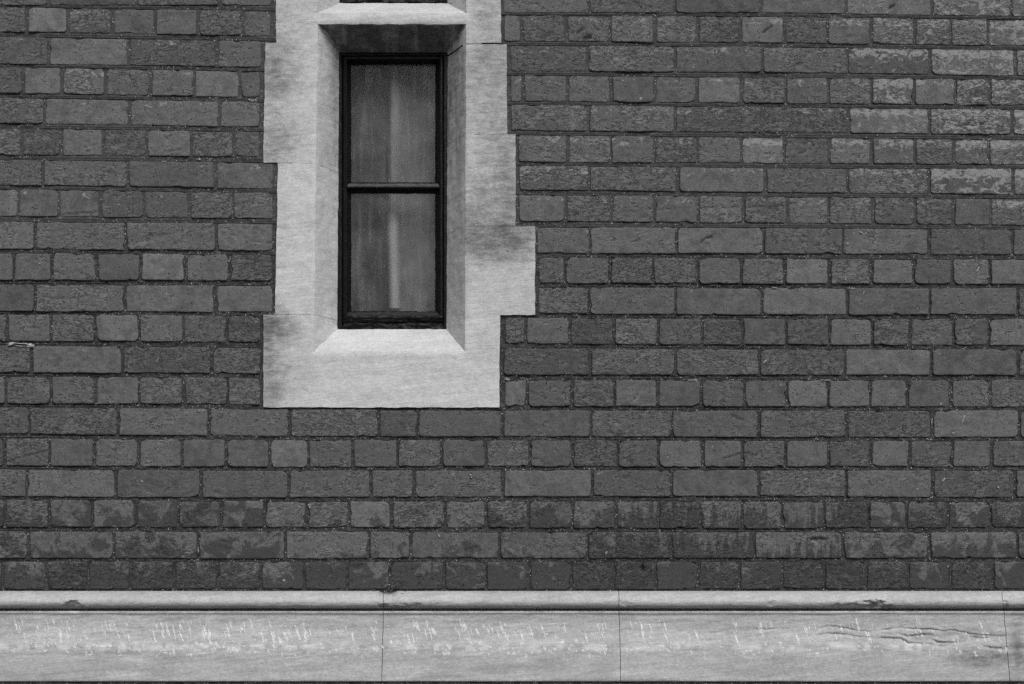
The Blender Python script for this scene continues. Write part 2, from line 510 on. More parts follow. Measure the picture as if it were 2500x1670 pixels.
XMIN, XMAX = -690.0, 3190.0
def span(row):
    """Brick extents (x0, x1) and joint list of one course."""
    js, endL, startR, jr = ROWS[row]
    stretch = row % 2 == 0
    pitch = 211 if stretch else 107
    def out_left(x0):
        xs = [x0]
        while xs[0] > XMIN: xs.insert(0, xs[0] - pitch * random.uniform(.97, 1.03))
        return xs[:-1]
    def out_right(x0):
        xs = [x0]
        while xs[-1] < XMAX: xs.append(xs[-1] + pitch * .97 * random.uniform(.97, 1.03))
        return xs[1:]
    bricks, joints = [], []
    def fill(edges, lo=None, hi=None):
        for a, b in zip(edges[:-1], edges[1:]):
            wa = 0 if a == lo else a_w[a]; wb = 0 if b == hi else a_w[b]
            bricks.append((a + wa, b - wb))
    L = out_left(js[0]) + list(js)
    if endL is None:
        Rr = L + out_right(js[-1])
        a_w = {x: random.uniform(2.4, 4.3) for x in Rr}
        fill(Rr); joints += [(x, a_w[x]) for x in Rr]
    else:
        le = L + [endL]
        a_w = {x: random.uniform(2.4, 4.3) for x in le}
        fill(le, hi=endL); joints += [(x, a_w[x]) for x in L]
        rr = list(jr) + out_right(jr[-1])
        re = [startR] + rr
        a_w = {x: random.uniform(2.4, 4.3) for x in re}
        fill(re, lo=startR); joints += [(x, a_w[x]) for x in rr]
        joints += [(endL + 7, 9.0), (startR - 6, 9.0)]
    return bricks, joints

TONES = [  # clearly lighter or darker bricks (x, y, factor)
 (113,47,1.30),(100,200,1.18),(190,275,1.12),(430,280,1.12),(200,350,1.14),(395,650,1.25),(180,655,1.12),(195,725,1.14),(415,725,1.08),(570,725,1.1),
 (175,1180,1.15),(290,655,.84),(610,655,.88),(410,500,.9),(975,1030,.82),(1965,735,1.16),(1300,290,1.12),(1450,290,1.1),(1600,585,1.1),(1760,585,1.1),
 (2350,25,1.08),(1375,735,1.06),(2150,585,1.08),(1840,660,1.06),(90,585,1.1),(400,575,1.1),(600,575,1.1),(2370,660,1.12),(1240,510,1.1),(2000,510,1.08),
 (1740,735,.92),(2170,735,.92),(2360,735,.94),(1545,660,.94),(1750,1030,.88),(2165,1030,.92),(1560,1180,.9),(1750,1180,.92),(1980,1180,1.08),
 (395,1180,.86),(600,1180,.88),(480,1105,.9),(250,1030,.96),(400,1030,1.1),(2300,810,1.08),(2130,90,.96),(560,47,.96),(2060,960,1.1),(1330,1180,1.06)]
def lookup(lst, x0, x1, y0, y1, default):
    for a in lst:
        if x0 <= a[0] <= x1 and y0 <= a[1] <= y1: return a[2]
    return default
EFFS = [(2430,80,.95),(2335,80,.62),(2375,150,.98),(2190,225,1.0),(2285,220,.62),(2380,225,.98),(2460,225,1.05),(1860,215,.62),(1860,370,.8),(2375,295,1.1),
 (2480,300,1.05),(2380,370,.86),(2460,365,.98),(2280,370,.7),(2170,445,.72),(2370,445,1.02),(2485,445,.95),(2460,510,.75),(1340,430,.72),(1560,140,.52),
 (1750,150,.5),(1960,150,.55),(1750,295,.62),(1970,295,.52),(1440,510,.58),(1330,370,.58),(1550,365,.55),(1650,365,.6),(1480,365,.6),(550,60,.5),(220,47,.6),(330,200,.5),(220,200,.5)]

def brick_fields(x0, x1, y0, y1):
    cx, cy = (x0 + x1) / 2, (y0 + y1) / 2
    tone = lookup(TONES, x0, x1, y0, y1, float(np.clip(1.0 + random.gauss(0, .12), .72, 1.34)))
    lowdark = 1 - .07 * np.clip((cy - 1190) / 180, 0, 1) + .05 * np.clip((700 - cy) / 500, -1, 1) * (0.3 if cx < 700 else .6)
    tone *= lowdark
    if cy < 520:
        e = .34 if cx < 700 else .42
        e += .55 * np.clip((cx - 1950) / 350, 0, 1) * np.clip((500 - cy) / 120, 0, 1)
        e += random.uniform(-.1, .1)
    else: e = .12 + random.uniform(-.08, .12)
    e = lookup(EFFS, x0, x1, y0, y1, e)
    s = 0.0
    if cy > 1200:
        s = {0: .58, 1: .54, 2: .86}[int(np.clip((cy - 1215) // 75, 0, 2))] + random.uniform(-.15, .15)
        if cy < 1300 and 650 < cx < 1150: s *= .45
        if 1300 < cy < 1365 and 690 < cx < 1450: s *= .5
        e = .20
    return tone, e, s

CRACKS = [([(-20,1136),(0,1131),(20,1127),(60,1114),(118,1101)],1.6,2.6),([(1768,1119),(1800,1110),(1830,1104)],1.8,3.2),([(1288,954),(1310,962),(1335,973)],1.4,2.2),
 ([(1482,1054),(1500,1060),(1527,1060)],1.7,3.2),([(1785,1014),(1800,1020),(1814,1025)],2.2,3.2),([(1250,294),(1300,296),(1345,295)],1.1,1.6),
 ([(1968,338),(1978,346),(1986,356)],2.2,3.2),([(1986,356),(2000,352),(2022,351)],1.3,2.4),([(1986,357),(1962,372),(1925,386)],1.2,2.2),
 ([(1508,520),(1560,515),(1596,510)],1.3,2.2),([(1602,513),(1700,507),(1808,506)],1.2,2),([(1820,507),(1925,503)],1.5,2.6),([(335,565),(375,585)],1.0,1.2),([(405,577),(475,554)],1.0,1.3),
 ([(618,590),(662,593)],1.3,2.2),([(102,724),(140,729),(185,729),(212,722)],1.5,2.4),([(150,524),(195,521),(238,517)],1.5,3),([(1980,1316),(2017,1316)],2.4,6),([(1711,592),(1722,582),(1738,578)],2.6,4),
 ([(1568,1385),(1571,1391)],3.5,9),([(2171,20),(2184,12)],2.4,5),([(1863,79),(1884,64)],2.0,4),([(1428,93),(1440,90)],4.0,6),([(1410,80),(1422,70)],3.0,4),([(2348,307),(2382,304)],1.7,3.4),([(2388,304),(2412,302)],1.5,3),
 ([(970,1026),(975,1035),(1000,1034)],1.4,2),([(345,266),(440,263)],1.0,1.2),([(300,1214),(385,1192)],1.0,1.2),([(1840,600),(1862,596)],1.8,2.5),([(2270,1380),(2310,1358)],1.0,1.5),
 ([(2150,1260),(2200,1275)],1.3,2),([(2150,755),(2320,754)],.9,1),([(2125,582),(2270,586)],1.0,1.0),([(2010,95),(2120,88)],1.0,1.2),([(1845,465),(1920,425)],1.0,1.4),([(410,370),(440,366)],2.0,2.5)]
MARKS = [([(265,414),(305,409)],3.0,-1.6),([(323,403),(358,402)],2.2,-1.4),([(1715,592),(1730,588)],3,-1.2)]
def crease_depth(U, Vp):
    d = np.zeros_like(U)
    lo_u, hi_u, lo_v, hi_v = U.min() - 5, U.max() + 5, Vp.min() - 5, Vp.max() + 5
    for pts, wd, dp in CRACKS + MARKS:
        if max(p[0] for p in pts) < lo_u or min(p[0] for p in pts) > hi_u or max(p[1] for p in pts) < lo_v or min(p[1] for p in pts) > hi_v: continue
        q = np.stack([U * .15, Vp * .15, U * 0], -1)
        Uw = U + 3 * vnoise(q, 1, 91); Vw = Vp + 3 * vnoise(q, 1, 92)
        best = np.full(U.shape, 1e9)
        for (ax, ay), (bx, by) in zip(pts[:-1], pts[1:]):
            L2 = (bx - ax) ** 2 + (by - ay) ** 2
            t = np.clip(((Uw - ax) * (bx - ax) + (Vw - ay) * (by - ay)) / L2, 0, 1)
            best = np.minimum(best, np.hypot(Uw - ax - t * (bx - ax), Vw - ay - t * (by - ay)))
        d = d + dp * .001 * np.exp(-(best / (wd * 1.25)) ** 2)
    return d

def make_brick(x0, x1, row):
    """Verts, faces, attrs of one irregular, worn brick; courses follow the measured joints."""
    j = lambda: random.uniform(-1.0, 1.0)
    yt0, yt1 = bed(row - 1, x0, 1) + j() - .7, bed(row - 1, x1, 1) + j() - .7
    yb0, yb1 = bed(row, x0, 0) + j() + .7, bed(row, x1, 0) + j() + .7
    inview = x1 > -20 and x0 < 2520 and max(yb0, yb1) > -20
    step = .0031 if inview else .012
    A, B, C, D = at(x0, yb0), at(x1, yb1), at(x1, yt1), at(x0, yt0)
    sk = random.uniform(-.0012, .0012)
    A[0] += sk; D[0] -= sk
    w = np.linalg.norm(B - A); h = np.linalg.norm(D - A)
    def axis(L):
        e = [0, .0006, .0014, .0026, .0045]
        n = max(2, int((L - .009) / step))
        return np.array(e + list(np.linspace(.0045, L - .0045, n + 1)[1:-1]) + [L - q for q in e[::-1]])
    X, Y = np.meshgrid(axis(w), axis(h))
    off = np.array([random.uniform(0, 50), random.uniform(0, 50), random.uniform(0, 50)])
    fp = lambda a, b: np.stack([a + off[0], a * 0 + off[1], b + off[2]], -1)
    # ragged arrises and rounded corners: each edge moves in or out, the face follows
    amp = .0022 if row > 7 else .0019
    cr = [min(abs(random.gauss(.004, .003)) + .0018, .4 * h) for _ in range(4)]     # bl, br, tr, tl
    def edge(pos, L, r0, r1, seed):
        e = amp * fbm(fp(pos, pos * 0 + seed * 3.1), 50, 3, seed) - .0002
        for d, r in ((pos, r0), (L - pos, r1)):
            t = np.clip(1 - d / r, 0, 1); e = e - r * (1 - np.sqrt(1 - t ** 2)) * .55
        if random.random() < .45:
            k = random.uniform(0, L); e = e - random.uniform(.0012, .004) * np.exp(-((pos - k) / random.uniform(.004, .012)) ** 2)
        return e
    fB, fT = edge(X[0], w, cr[0], cr[1], 1), edge(X[0], w, cr[3], cr[2], 2)
    fL, fR = edge(Y[:, 0], h, cr[0], cr[3], 3), edge(Y[:, 0], h, cr[1], cr[2], 4)
    fade = lambda d: np.exp(-d / .010)
    Xs = X - fL[:, None] * fade(X) + fR[:, None] * fade(w - X)
    Ys = Y - fB[None] * fade(Y) + fT[None] * fade(h - Y)
    s_, t_ = (Xs / w)[..., None], (Ys / h)[..., None]
    P = (1 - t_) * ((1 - s_) * A + s_ * B) + t_ * ((1 - s_) * D + s_ * C)
    # face: set, tilt, hollows, drag creases, pits, worn arris
    ed = np.minimum(np.minimum(X, w - X), np.minimum(Y, h - Y))
    wear = .75 + .9 * np.clip(fbm(fp(X, Y), 60, 2, 8) + .3, 0, 1)
    dep = np.interp(ed / wear, [0, .0006, .0014, .0026, .0045], [.0030, .0010, .0003, .0001, 0])
    dep -= random.uniform(-.0008, .0020)
    dep += random.uniform(-.0012, .0012) * (X / w - .5) + random.uniform(-.001, .001) * (Y / h - .5)
    cavity = np.zeros_like(X)
    if inview:
        roughness = random.uniform(.6, 1.5)
        if row >= 17: roughness *= 1.35
        relief = .0011 * fbm(fp(X, Y * 2), 25, 3, 9) + .0013 * fbm(fp(X, Y * 1.8), 130, 3, 10)
        scar = np.clip((fbm(fp(X * .6, Y), 38, 3, 16) - .36) * 5, 0, 1) * .0022        # spalled hollows
        dep = dep - roughness * relief + scar
        u_, v_ = to_px(P.reshape(-1, 3)); u_ = u_.reshape(X.shape); v_ = v_.reshape(X.shape)
        cd_ = crease_depth(u_, v_)
        dep = dep + cd_
        cavity = np.clip((cd_ - .0011) * 420, 0, .9)
        cavity = np.clip(cavity, 0, .9)
    P[..., 1] = dep
    nr, nc = X.shape
    idx = np.arange(nr * nc).reshape(nr, nc)
    F4 = np.stack([idx[:-1, :-1], idx[:-1, 1:], idx[1:, 1:], idx[1:, :-1]], -1).reshape(-1, 4)
    rim = np.concatenate([idx[0, :-1], idx[:-1, -1], idx[-1, :0:-1], idx[:0:-1, 0]])
    bk = P.reshape(-1, 3)[rim].copy(); bk[:, 1] = .022
    n0 = nr * nc; n = len(rim); k = np.arange(n)
    S4 = np.stack([rim, k + n0, (k + 1) % n + n0, np.roll(rim, -1)], -1)
    V = np.concatenate([P.reshape(-1, 3), bk])
    faces = np.concatenate([F4, S4]).tolist()
    tone, e, s = brick_fields(x0, x1, (yt0 + yt1) / 2, (yb0 + yb1) / 2)
    full = lambda val: np.full(len(V), val)
    uu = np.concatenate([(X / w).ravel(), (X / w).ravel()[rim]]); vv = np.concatenate([(Y / h).ravel(), (Y / h).ravel()[rim]])
    xm = (x0 + x1) / 2
    st = 1.0 if (row in (17, 18) and 1480 < xm < 2100) or (row == 17 and xm > 2400) else 0.0
    at_ = {'buv': np.stack([uu, vv, full(random.random())], 1), 'tone': full(tone), 'eff': full(e), 'soot_shade': full(s), 'streak': full(st),
           'cavity': np.concatenate([cavity.ravel(), np.zeros(n)])}
    vis = max(0, min(x1, 2500) - max(x0, 0)) * max(0, min(max(yb0, yb1), 1670) - max(min(yt0, yt1), 0))
    return V, faces, at_, vis

wall = empty('brick_wall', (0, 0, GROUND), 'dark weathered brick wall of alternating long and short courses around the stone window', 'wall')
bricks, joints = [], []
for row in sorted(ROWS):
    bs, js = span(row)
    for (a, b) in bs: bricks.append(make_brick(a, b, row))
    joints += [(row, x, hw) for x, hw in js]
bricks.sort(key=lambda b: -b[3])
rest = []
for k, (V, Fc, A_, vis) in enumerate(bricks):
    if k < 300 and vis > 0:
        mesh_obj('brick', V, Fc, M['brick'], wall, A_, True, origin=V.mean(0))
    else: rest.append((V, Fc, A_))
def join(items):
    vs_, fs_, n = [], [], 0
    at_ = {k: [] for k in items[0][2]}
    for V, Fc, A_ in items:
        vs_.append(V); fs_ += (np.array(Fc) + n).tolist(); n += len(V)
        for k in at_: at_[k].append(A_[k])
    return np.concatenate(vs_), fs_, {k: np.concatenate(v) for k, v in at_.items()}
V, Fc, A_ = join(rest)
tag(mesh_obj('outer_bricks', V, Fc, M['brick'], wall, A_, True), kind='stuff')

# mortar: one bed joint for each course, real grooves and grit
def smoothness(k, x):
    """1 where the pointing is ruled flush (upper courses), 0 where it is open and gritty."""
    base = np.clip((8.4 - k) / 1.2, 0, 1)
    return base
for k in range(-NEXTRA, 20):
    for seg in (((XMIN, 690), (1205, XMAX)) if k < 13 else ((XMIN, XMAX),)):
        xs = np.arange(seg[0], seg[1], 3.5)
        top, bot = bed(k, xs, 0), bed(k, xs, 1)
        if k == 19: bot = bot + 3
        nt = 15
        t = np.linspace(-.35, 1.35, nt)
        Uu = np.repeat(xs[None], nt, 0)
        Vv = top[None] + (bot - top)[None] * t[:, None]
        sm = smoothness(k, xs) * np.ones_like(Vv)
        P0 = at_arr(Uu, Vv)
        brk = np.clip(fbm(P0 * np.array([1, 1, .2]), 9, 2, 77) * 3 + .75, 0, 1)
        sm = sm * (.35 + .65 * brk)
        t2 = np.broadcast_to(t[:, None], Vv.shape)
        groove = np.exp(-((t2 - .10) / .09) ** 2) * .0024 + np.exp(-((t2 - .62) / .06) ** 2) * .0016 - np.exp(-((t2 - .74) / .06) ** 2) * .0008 + np.exp(-((t2 - 1.0) / .07) ** 2) * .0012
        rough = fbm(P0, 150, 3, 5) * .0035 + fbm(P0, 40, 2, 9) * .004
        openrule = np.clip(fbm(P0 * np.array([1, 1, 0]), 5, 2, 12) * 5, 0, 1) * (np.exp(-((t2 - .30) / .12) ** 2) + np.exp(-((t2 - .8) / .10) ** 2)) * .003
        dep = sm * (.0007 + groove + rough * .30) + (1 - sm) * (.0040 + rough + openrule)
        dep = dep + np.where((t2 < -.05) | (t2 > 1.05), .003, 0)
        mb = MB(); mb.grid(at_arr(Uu, Vv, dep)[::-1])
        mesh_obj('bed_joint', mb.verts(), mb.f, M['mortar'], wall, {'smooth': sm[::-1].ravel(), 'line': t2[::-1].ravel()}, True)
mb = MB(); sms = []
for row, x, hw in joints:
    y0 = float(bed(row - 1, x, 1)) - 1.5; y1 = float(bed(row, x, 0)) + 1.5
    ys = np.arange(y0, y1 + 3, 3.5)
    t = np.linspace(-1.9, 1.9, 9)
    Uu = x + hw * np.repeat(t[None], len(ys), 0); Vv = np.repeat(ys[:, None], 9, 1)
    P0 = at_arr(Uu, Vv)
    sm = np.clip((8.3 - row) / 1.2, 0, 1)
    rough = fbm(P0, 150, 3, 5) * .0035 + fbm(P0, 40, 2, 9) * .003
    g_ = np.exp(-((t - .3) / .2) ** 2)[None] * .0012 * sm
    dep = sm * (.0024 + g_ + rough * .4) + (1 - sm) * (.0042 + rough)
    mb.grid(at_arr(Uu, Vv, dep)[::-1]); sms.append(np.full(Uu.size, sm * .8))
tag(mesh_obj('head_joints', mb.verts(), mb.f, M['mortar'], wall, {'smooth': np.concatenate(sms)}, True), kind='stuff')
# solid core of the wall behind the facing bricks, with the window opening left free
XL, XR = at(XMIN, 800)[0], at(XMAX, 800)[0]
ZT, ZP = at(1250, bed(-NEXTRA, 1250, 1))[2], Zof(1443)
ox0, ox1 = at(730, 500)[0], at(1180, 500)[0]; oz0 = Zof(900)
mb = MB()
mb.box(XL, ox0, .02, .32, ZP, ZT); mb.box(ox1, XR, .02, .32, ZP, ZT); mb.box(ox0, ox1, .02, .32, ZP, oz0)
mesh_obj('core', mb.verts(), mb.f, M['mortar'], wall, {'smooth': np.zeros(mb.n)})

# little pale flecks stuck to the bricks: (x, y, dx, dy, width)
FL = [(1867,883,7,-7,2.2),(2065,681,2,-9,1.8),(2387,658,7,-12,2.6),(2109,714,3,-8,1.6),(2102,567,-6,-4,2),(1966,1171,6,-5,1.8),(2303,1172,7,-7,2.4),(2351,1027,6,-24,1.4),
      (2327,1057,6,-1,2.2),(2240,1194,5,-4,2),(2437,1190,3,3,2.6),(2240,753,2,-4,1.2),(1564,241,4,-4,4.5),(347,1175,3,3,3.2),(693,1417,5,1,4),(1480,1350,4,-6,2.6),
      (1072,1308,4,5,2.4),(97,643,2,1,2.6),(290,500,2,2,2.2),(1945,1160,3,-2,1),(2275,1030,1,-14,1.8),(1630,1117,2,-4,2),(225,1201,2,1,2),(2297,986,3,-3,2.4),(2069,595,3,0,2.6)]
LIME = [(617,245,16,1,4),(48,842,54,1,6.5),(1238,926,10,3,4),(1690,928,18,0,2.6),(2015,928,18,0,2.4),(2080,704,14,0,2.4),(400,394,9,1,2.2),(485,389,10,1,2.2),(1890,702,11,1,2.2),(755,1236,4,8,3),(640,1302,2,8,2),(484,1343,1,14,2),(1150,1163,3,8,3)]
for (x, y, dx, dy, wd) in FL + LIME:
    L = math.hypot(dx, dy); ux, uy = dx / L, dy / L
    n = 20 if (x, y, dx, dy, wd) in LIME else 10; ring = []
    for i in range(n):
        a = 2 * math.pi * i / n
        e_ = .45 if n == 20 else 1.0; jt = .45 if n == 20 else .15
        s = math.copysign(abs(math.cos(a)) ** e_, math.cos(a)) * (L + wd * .5) * .55 * random.uniform(1 - jt * .5, 1 + jt * .5); q = math.copysign(abs(math.sin(a)) ** e_, math.sin(a)) * wd * .75 * random.uniform(1 - jt, 1 + jt)
        ring.append((x + ux * s - uy * q, y + uy * s + ux * q))
    lime = (x, y, dx, dy, wd) in LIME
    V = [at(px, py, -.0012) for px, py in ring] + [at(x + (px - x) * .6, y + (py - y) * .6, -.0032) for px, py in ring]
    fs = [(i, (i + 1) % n, n + (i + 1) % n, n + i)[::-1] for i in range(n)] + [tuple(range(n, 2 * n))]
    mesh_obj('mortar_lump' if lime else 'fleck', np.array(V), fs, M['lime' if lime else 'fleck'], wall, None, True, origin=np.mean(V, 0))

# ------------------------------------------------------------------ stone surround
DEP = .090
FRONT = -.0025
surr = empty('window_surround', at(955, 995), 'pale stone window surround with toothed side blocks set into the dark bricks', 'window surround')
OUT = {'xl': lambda v: np.interp(v, [32, 58, 857], [775, 775.5, 766]), 'xr': lambda v: np.interp(v, [32, 58, 857], [1138, 1138, 1135]), 'yt': 58, 'yb': 857}
INN = {'xl': lambda v: np.interp(v, [100, 804], [828, 823]), 'xr': lambda v: np.interp(v, [100, 804], [1093, 1090]), 'yt': 128, 'yb': 804}
STAINS = [  # x, y, rx, ry, strength : sooty patches on the stone faces
 (690,185,45,38,.55),(700,330,40,40,.5),(665,150,25,50,.35),(705,120,50,18,.25),(660,375,25,30,.45),(700,215,60,10,.3),(668,280,20,60,.25),
 (690,560,15,40,.25),(660,790,30,35,.75),(690,800,45,22,.55),(655,860,16,50,.6),(660,940,40,50,.42),(655,975,25,25,.35),(720,900,40,50,.12),(690,870,30,60,.2),
 (1195,60,30,45,.4),(1200,160,40,50,.45),(1190,260,45,60,.35),(1220,310,25,30,.3),(1150,200,20,90,.2),(1210,390,45,50,.38),(1185,490,55,50,.5),(1240,510,20,40,.45),
 (1200,575,65,30,.72),(1255,585,35,30,.5),(1190,620,50,25,.5),(1260,650,40,35,.18),(1245,440,15,50,.35),(1150,560,25,50,.35),(1230,740,60,20,.15),
 (700,60,30,40,.3),(690,20,30,20,.2),(1180,860,40,50,.15),(1170,10,40,30,.25)]
def stain_field(u, v):
    s = .10 + .16 * np.exp(-((u - 643) / 45) ** 2) + .20 * np.clip((u - 1140) / 100, 0, 1) * (v < 640)
    for x, y, rx, ry, k in STAINS:
        s = s + (1 - s) * k * .95 * np.exp(-(((u - x) / rx) ** 2 + ((v - y) / ry) ** 2) * .45)
    return s

TINT = [0, .0, .05, -.06, -.02, -.04, .03, .0]
def stone_obj(name, mb, seed, label=None):
    V = mb.verts()
    u, v = to_px(V)
    depth = np.clip(V[:, 1] / DEP, 0, 1)
    soot_shade = stain_field(u, v) * (V[:, 1] < .004)
    # inside the reveals: staining, together with their shade put into the colour
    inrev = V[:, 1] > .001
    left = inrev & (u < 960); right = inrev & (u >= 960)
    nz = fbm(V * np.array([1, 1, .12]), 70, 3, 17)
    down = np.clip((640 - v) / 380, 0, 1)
    soot_shade = np.where(left, np.clip((depth - .22) * 1.1, 0, .62) * (.06 + .94 * down) + nz * .3 * down * depth, soot_shade)
    soot_shade = np.where(right, (.50 * down + .12) * (.9 + .5 * nz) + nz * .2, soot_shade)
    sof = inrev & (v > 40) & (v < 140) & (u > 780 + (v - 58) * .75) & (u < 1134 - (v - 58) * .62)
    soot_shade = np.where(sof, .92 + .8 * fbm(V * np.array([1, .10, .1]), 60, 3, 23) + .1 * depth, soot_shade)  # soffit: sooty streaks, with the shade under the lintel put into the colour
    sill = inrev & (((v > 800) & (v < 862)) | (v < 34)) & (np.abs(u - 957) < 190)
    soot_shade = np.where(sill & (V[:, 2] > 0), 0.0, soot_shade)
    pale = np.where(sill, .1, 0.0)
    # arrises rubbed round: sill edge and the edges of the splays
    span_ = (np.abs(u - 953) < 186)
    worn = .0032 * np.exp(-((v - 857) / 5.0) ** 2) * span_ + .0010 * np.exp(-((v - 32) / 3.0) ** 2) * span_ + .0016 * np.exp(-((v - 58) / 2.5) ** 2) * span_
    inh = (v > 55) & (v < 860)
    worn = np.maximum(worn, .0020 * np.exp(-((u - OUT['xl'](v)) / 4.0) ** 2) * inh); worn = np.maximum(worn, .0020 * np.exp(-((u - OUT['xr'](v)) / 4.0) ** 2) * inh)
    worn = worn * (V[:, 1] < .03) * (.7 + 1.4 * np.clip(fbm(V, 25, 3, 41) + .3, 0, 1))
    V = V.copy(); V[:, 1] += worn
    return mesh_obj(name, wobble(V, .0011, 48, 3), mb.f, M['stone'], surr, {'soot_shade': np.clip(soot_shade, 0, 1), 'pale': pale, 'tint': np.full(len(V), TINT[seed % len(TINT)])}, True, origin=V.mean(0))

def frontpoly(mb, uL0, uR0, uL1, uR1, v0, v1):
    """Front face patch between rows v0 (top) and v1 (bottom); *0 at the top, *1 at the bottom."""
    mb.patch(at(uL1, v1, FRONT), at(uR1, v1, FRONT), at(uR0, v0, FRONT), at(uL0, v0, FRONT), .005)
def back(P, d=.16): Q = np.array(P, float); Q[1] = d; return Q
def deep(P, d): Q = np.array(P, float); Q[1] = d; return Q

def jamb(side, v0, v1, e0, e1, seed):
    """One toothed jamb stone between rows v0 and v1; e0/e1 its outer edge at top and bottom."""
    g = .30
    v0, v1 = v0 + g, v1 - g
    o = OUT['xl'] if side < 0 else OUT['xr']; i = INN['xl'] if side < 0 else INN['xr']
    mb = MB()
    ft, fb = at(o(v0), v0, FRONT), at(o(v1), v1, FRONT)
    et, eb = at(e0, v0, FRONT), at(e1, v1, FRONT)
    # inner arris stands straight above its own level, so the bed stays horizontal
    it = at(i(v0), v0, DEP); ib = at(i(v1), v1, DEP); it[2] = ft[2]; ib[2] = fb[2]
    if side < 0:
        mb.patch(eb, fb, ft, et, .005); mb.patch(fb, ib, it, ft, .005); mb.patch(ib, back(ib), back(it), it, .02)
        mb.patch(back(eb, .10), eb, et, back(et, .10), .01)
    else:
        mb.patch(fb, eb, et, ft, .005); mb.patch(ib, fb, ft, it, .005); mb.patch(back(ib), ib, it, back(it), .02)
        mb.patch(eb, back(eb, .10), back(et, .10), et, .01)
    for (a, b, c) in ((et, ft, it), (eb, fb, ib)):
        mb.patch(a, b, back(b, .10), back(a, .10), .02); mb.patch(b, c, back(c), back(b), .02)
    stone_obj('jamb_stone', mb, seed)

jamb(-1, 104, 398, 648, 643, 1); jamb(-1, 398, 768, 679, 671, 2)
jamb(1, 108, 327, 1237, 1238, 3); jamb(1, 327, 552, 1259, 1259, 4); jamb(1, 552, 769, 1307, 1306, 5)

def framed_stone(name, v0, v1, eL0, eL1, eR0, eR1, seed, sill_rows=None, head_rows=None, vL=None, vR=None):
    """A stone across the whole surround; sill_rows=(outer, inner) gives it a sloping sill, head_rows a splayed soffit below."""
    g = .30
    mb = MB()
    xl, xr, il, ir = OUT['xl'], OUT['xr'], INN['xl'], INN['xr']
    vt, vb = v0 + g, v1 - g
    if sill_rows:                     # opening above the sill
        so, si = sill_rows
        frontpoly(mb, eL0, xl(vt), np.interp(so, [v0, v1], [eL0, eL1]), xl(so), vt, so)
        frontpoly(mb, xr(vt), eR0, xr(so), np.interp(so, [v0, v1], [eR0, eR1]), vt, so)
        a, b = at(xl(so), so, FRONT), at(xr(so), so, FRONT)
        c, d = at(ir(si), si, DEP), at(il(si), si, DEP)
        mb.patch(a, b, c, d, .005)
        lt, rt = at(xl(vt), vt, FRONT), at(xr(vt), vt, FRONT)
        lti, rti = at(il(vt), vt, DEP), at(ir(vt), vt, DEP); lti[2] = lt[2]; rti[2] = rt[2]
        mb.patch(a, d, lti, lt, .005); mb.patch(c, b, rt, rti, .005)
        mb.patch(d, c, back(c), back(d), .02); mb.patch(d, back(d), back(lti), lti, .02); mb.patch(back(c), c, rti, back(rti), .02)
        top_body = so
    else: top_body = vt
    if head_rows:
        ho, hi = head_rows
        eLh, eRh = np.interp(ho, [v0, v1], [eL0, eL1]), np.interp(ho, [v0, v1], [eR0, eR1])
        frontpoly(mb, eLh, xl(ho), eL1, xl(vb), ho, vb)
        frontpoly(mb, xr(ho), eRh, xr(vb), eR1, ho, vb)
        a, b = at(xl(ho), ho, FRONT), at(xr(ho), ho, FRONT)
        c, d = at(ir(hi), hi, DEP), at(il(hi), hi, DEP)
        mb.patch(d, c, b, a, .005)
        lb, rb = at(xl(vb), vb, FRONT), at(xr(vb), vb, FRONT)
        lbi, rbi = at(il(vb), vb, DEP), at(ir(vb), vb, DEP); lbi[2] = lb[2]; rbi[2] = rb[2]
        # the jamb's short length inside this stone tapers into the soffit
        if lbi[2] < d[2]:
            mb.patch(lb, lbi, d, a, .005); mb.patch(rbi, rb, b, c, .005)
        else:
            mb.patch(lb, lb + (d - a) * .86, d, a, .005); mb.patch(rb + (c - b) * .86, rb, b, c, .005)
        mb.patch(c, d, back(d), back(c), .02)
        bot_body = ho
    else: bot_body = vb
    eLt, eRt = np.interp(top_body, [v0, v1], [eL0, eL1]), np.interp(top_body, [v0, v1], [eR0, eR1])
    eLb, eRb = np.interp(bot_body, [v0, v1], [eL0, eL1]), np.interp(bot_body, [v0, v1], [eR0, eR1])
    frontpoly(mb, eLt, eRt, eLb, eRb, top_body, bot_body)
    Lt, Lb, Rt, Rb = at(eL0, vt, FRONT), at(eL1, vb, FRONT), at(eR0, vt, FRONT), at(eR1, vb, FRONT)
    mb.patch(back(Lb, .1), Lb, Lt, back(Lt, .1), .01); mb.patch(Rb, back(Rb, .1), back(Rt, .1), Rt, .01)
    if not head_rows: mb.patch(back(Lb, .1), back(Rb, .1), Rb, Lb, .02)
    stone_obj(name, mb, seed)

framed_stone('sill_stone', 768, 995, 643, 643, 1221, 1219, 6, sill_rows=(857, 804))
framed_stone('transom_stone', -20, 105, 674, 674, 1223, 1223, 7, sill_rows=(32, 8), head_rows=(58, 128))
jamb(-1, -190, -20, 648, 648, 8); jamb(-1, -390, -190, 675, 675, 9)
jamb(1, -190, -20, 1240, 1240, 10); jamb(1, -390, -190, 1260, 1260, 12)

# ------------------------------------------------------------------ windows
def ring(mb, corners, prof, step=.02):
    """Sweep prof [(inset px, depth m)] round a rectangle given in photo pixels (xl, yt, xr, yb)."""
    xl, yt, xr, yb = corners
    def cs(i, d): return [at(xl + i, yb - i, d), at(xr - i, yb - i, d), at(xr - i, yt + i, d), at(xl + i, yt + i, d)]
    for (i0, d0), (i1, d1) in zip(prof[:-1], prof[1:]):
        A_, B_ = cs(i0, d0), cs(i1, d1)
        for k in range(4):
            mb.patch(A_[k], A_[(k + 1) % 4], B_[(k + 1) % 4], B_[k], step)

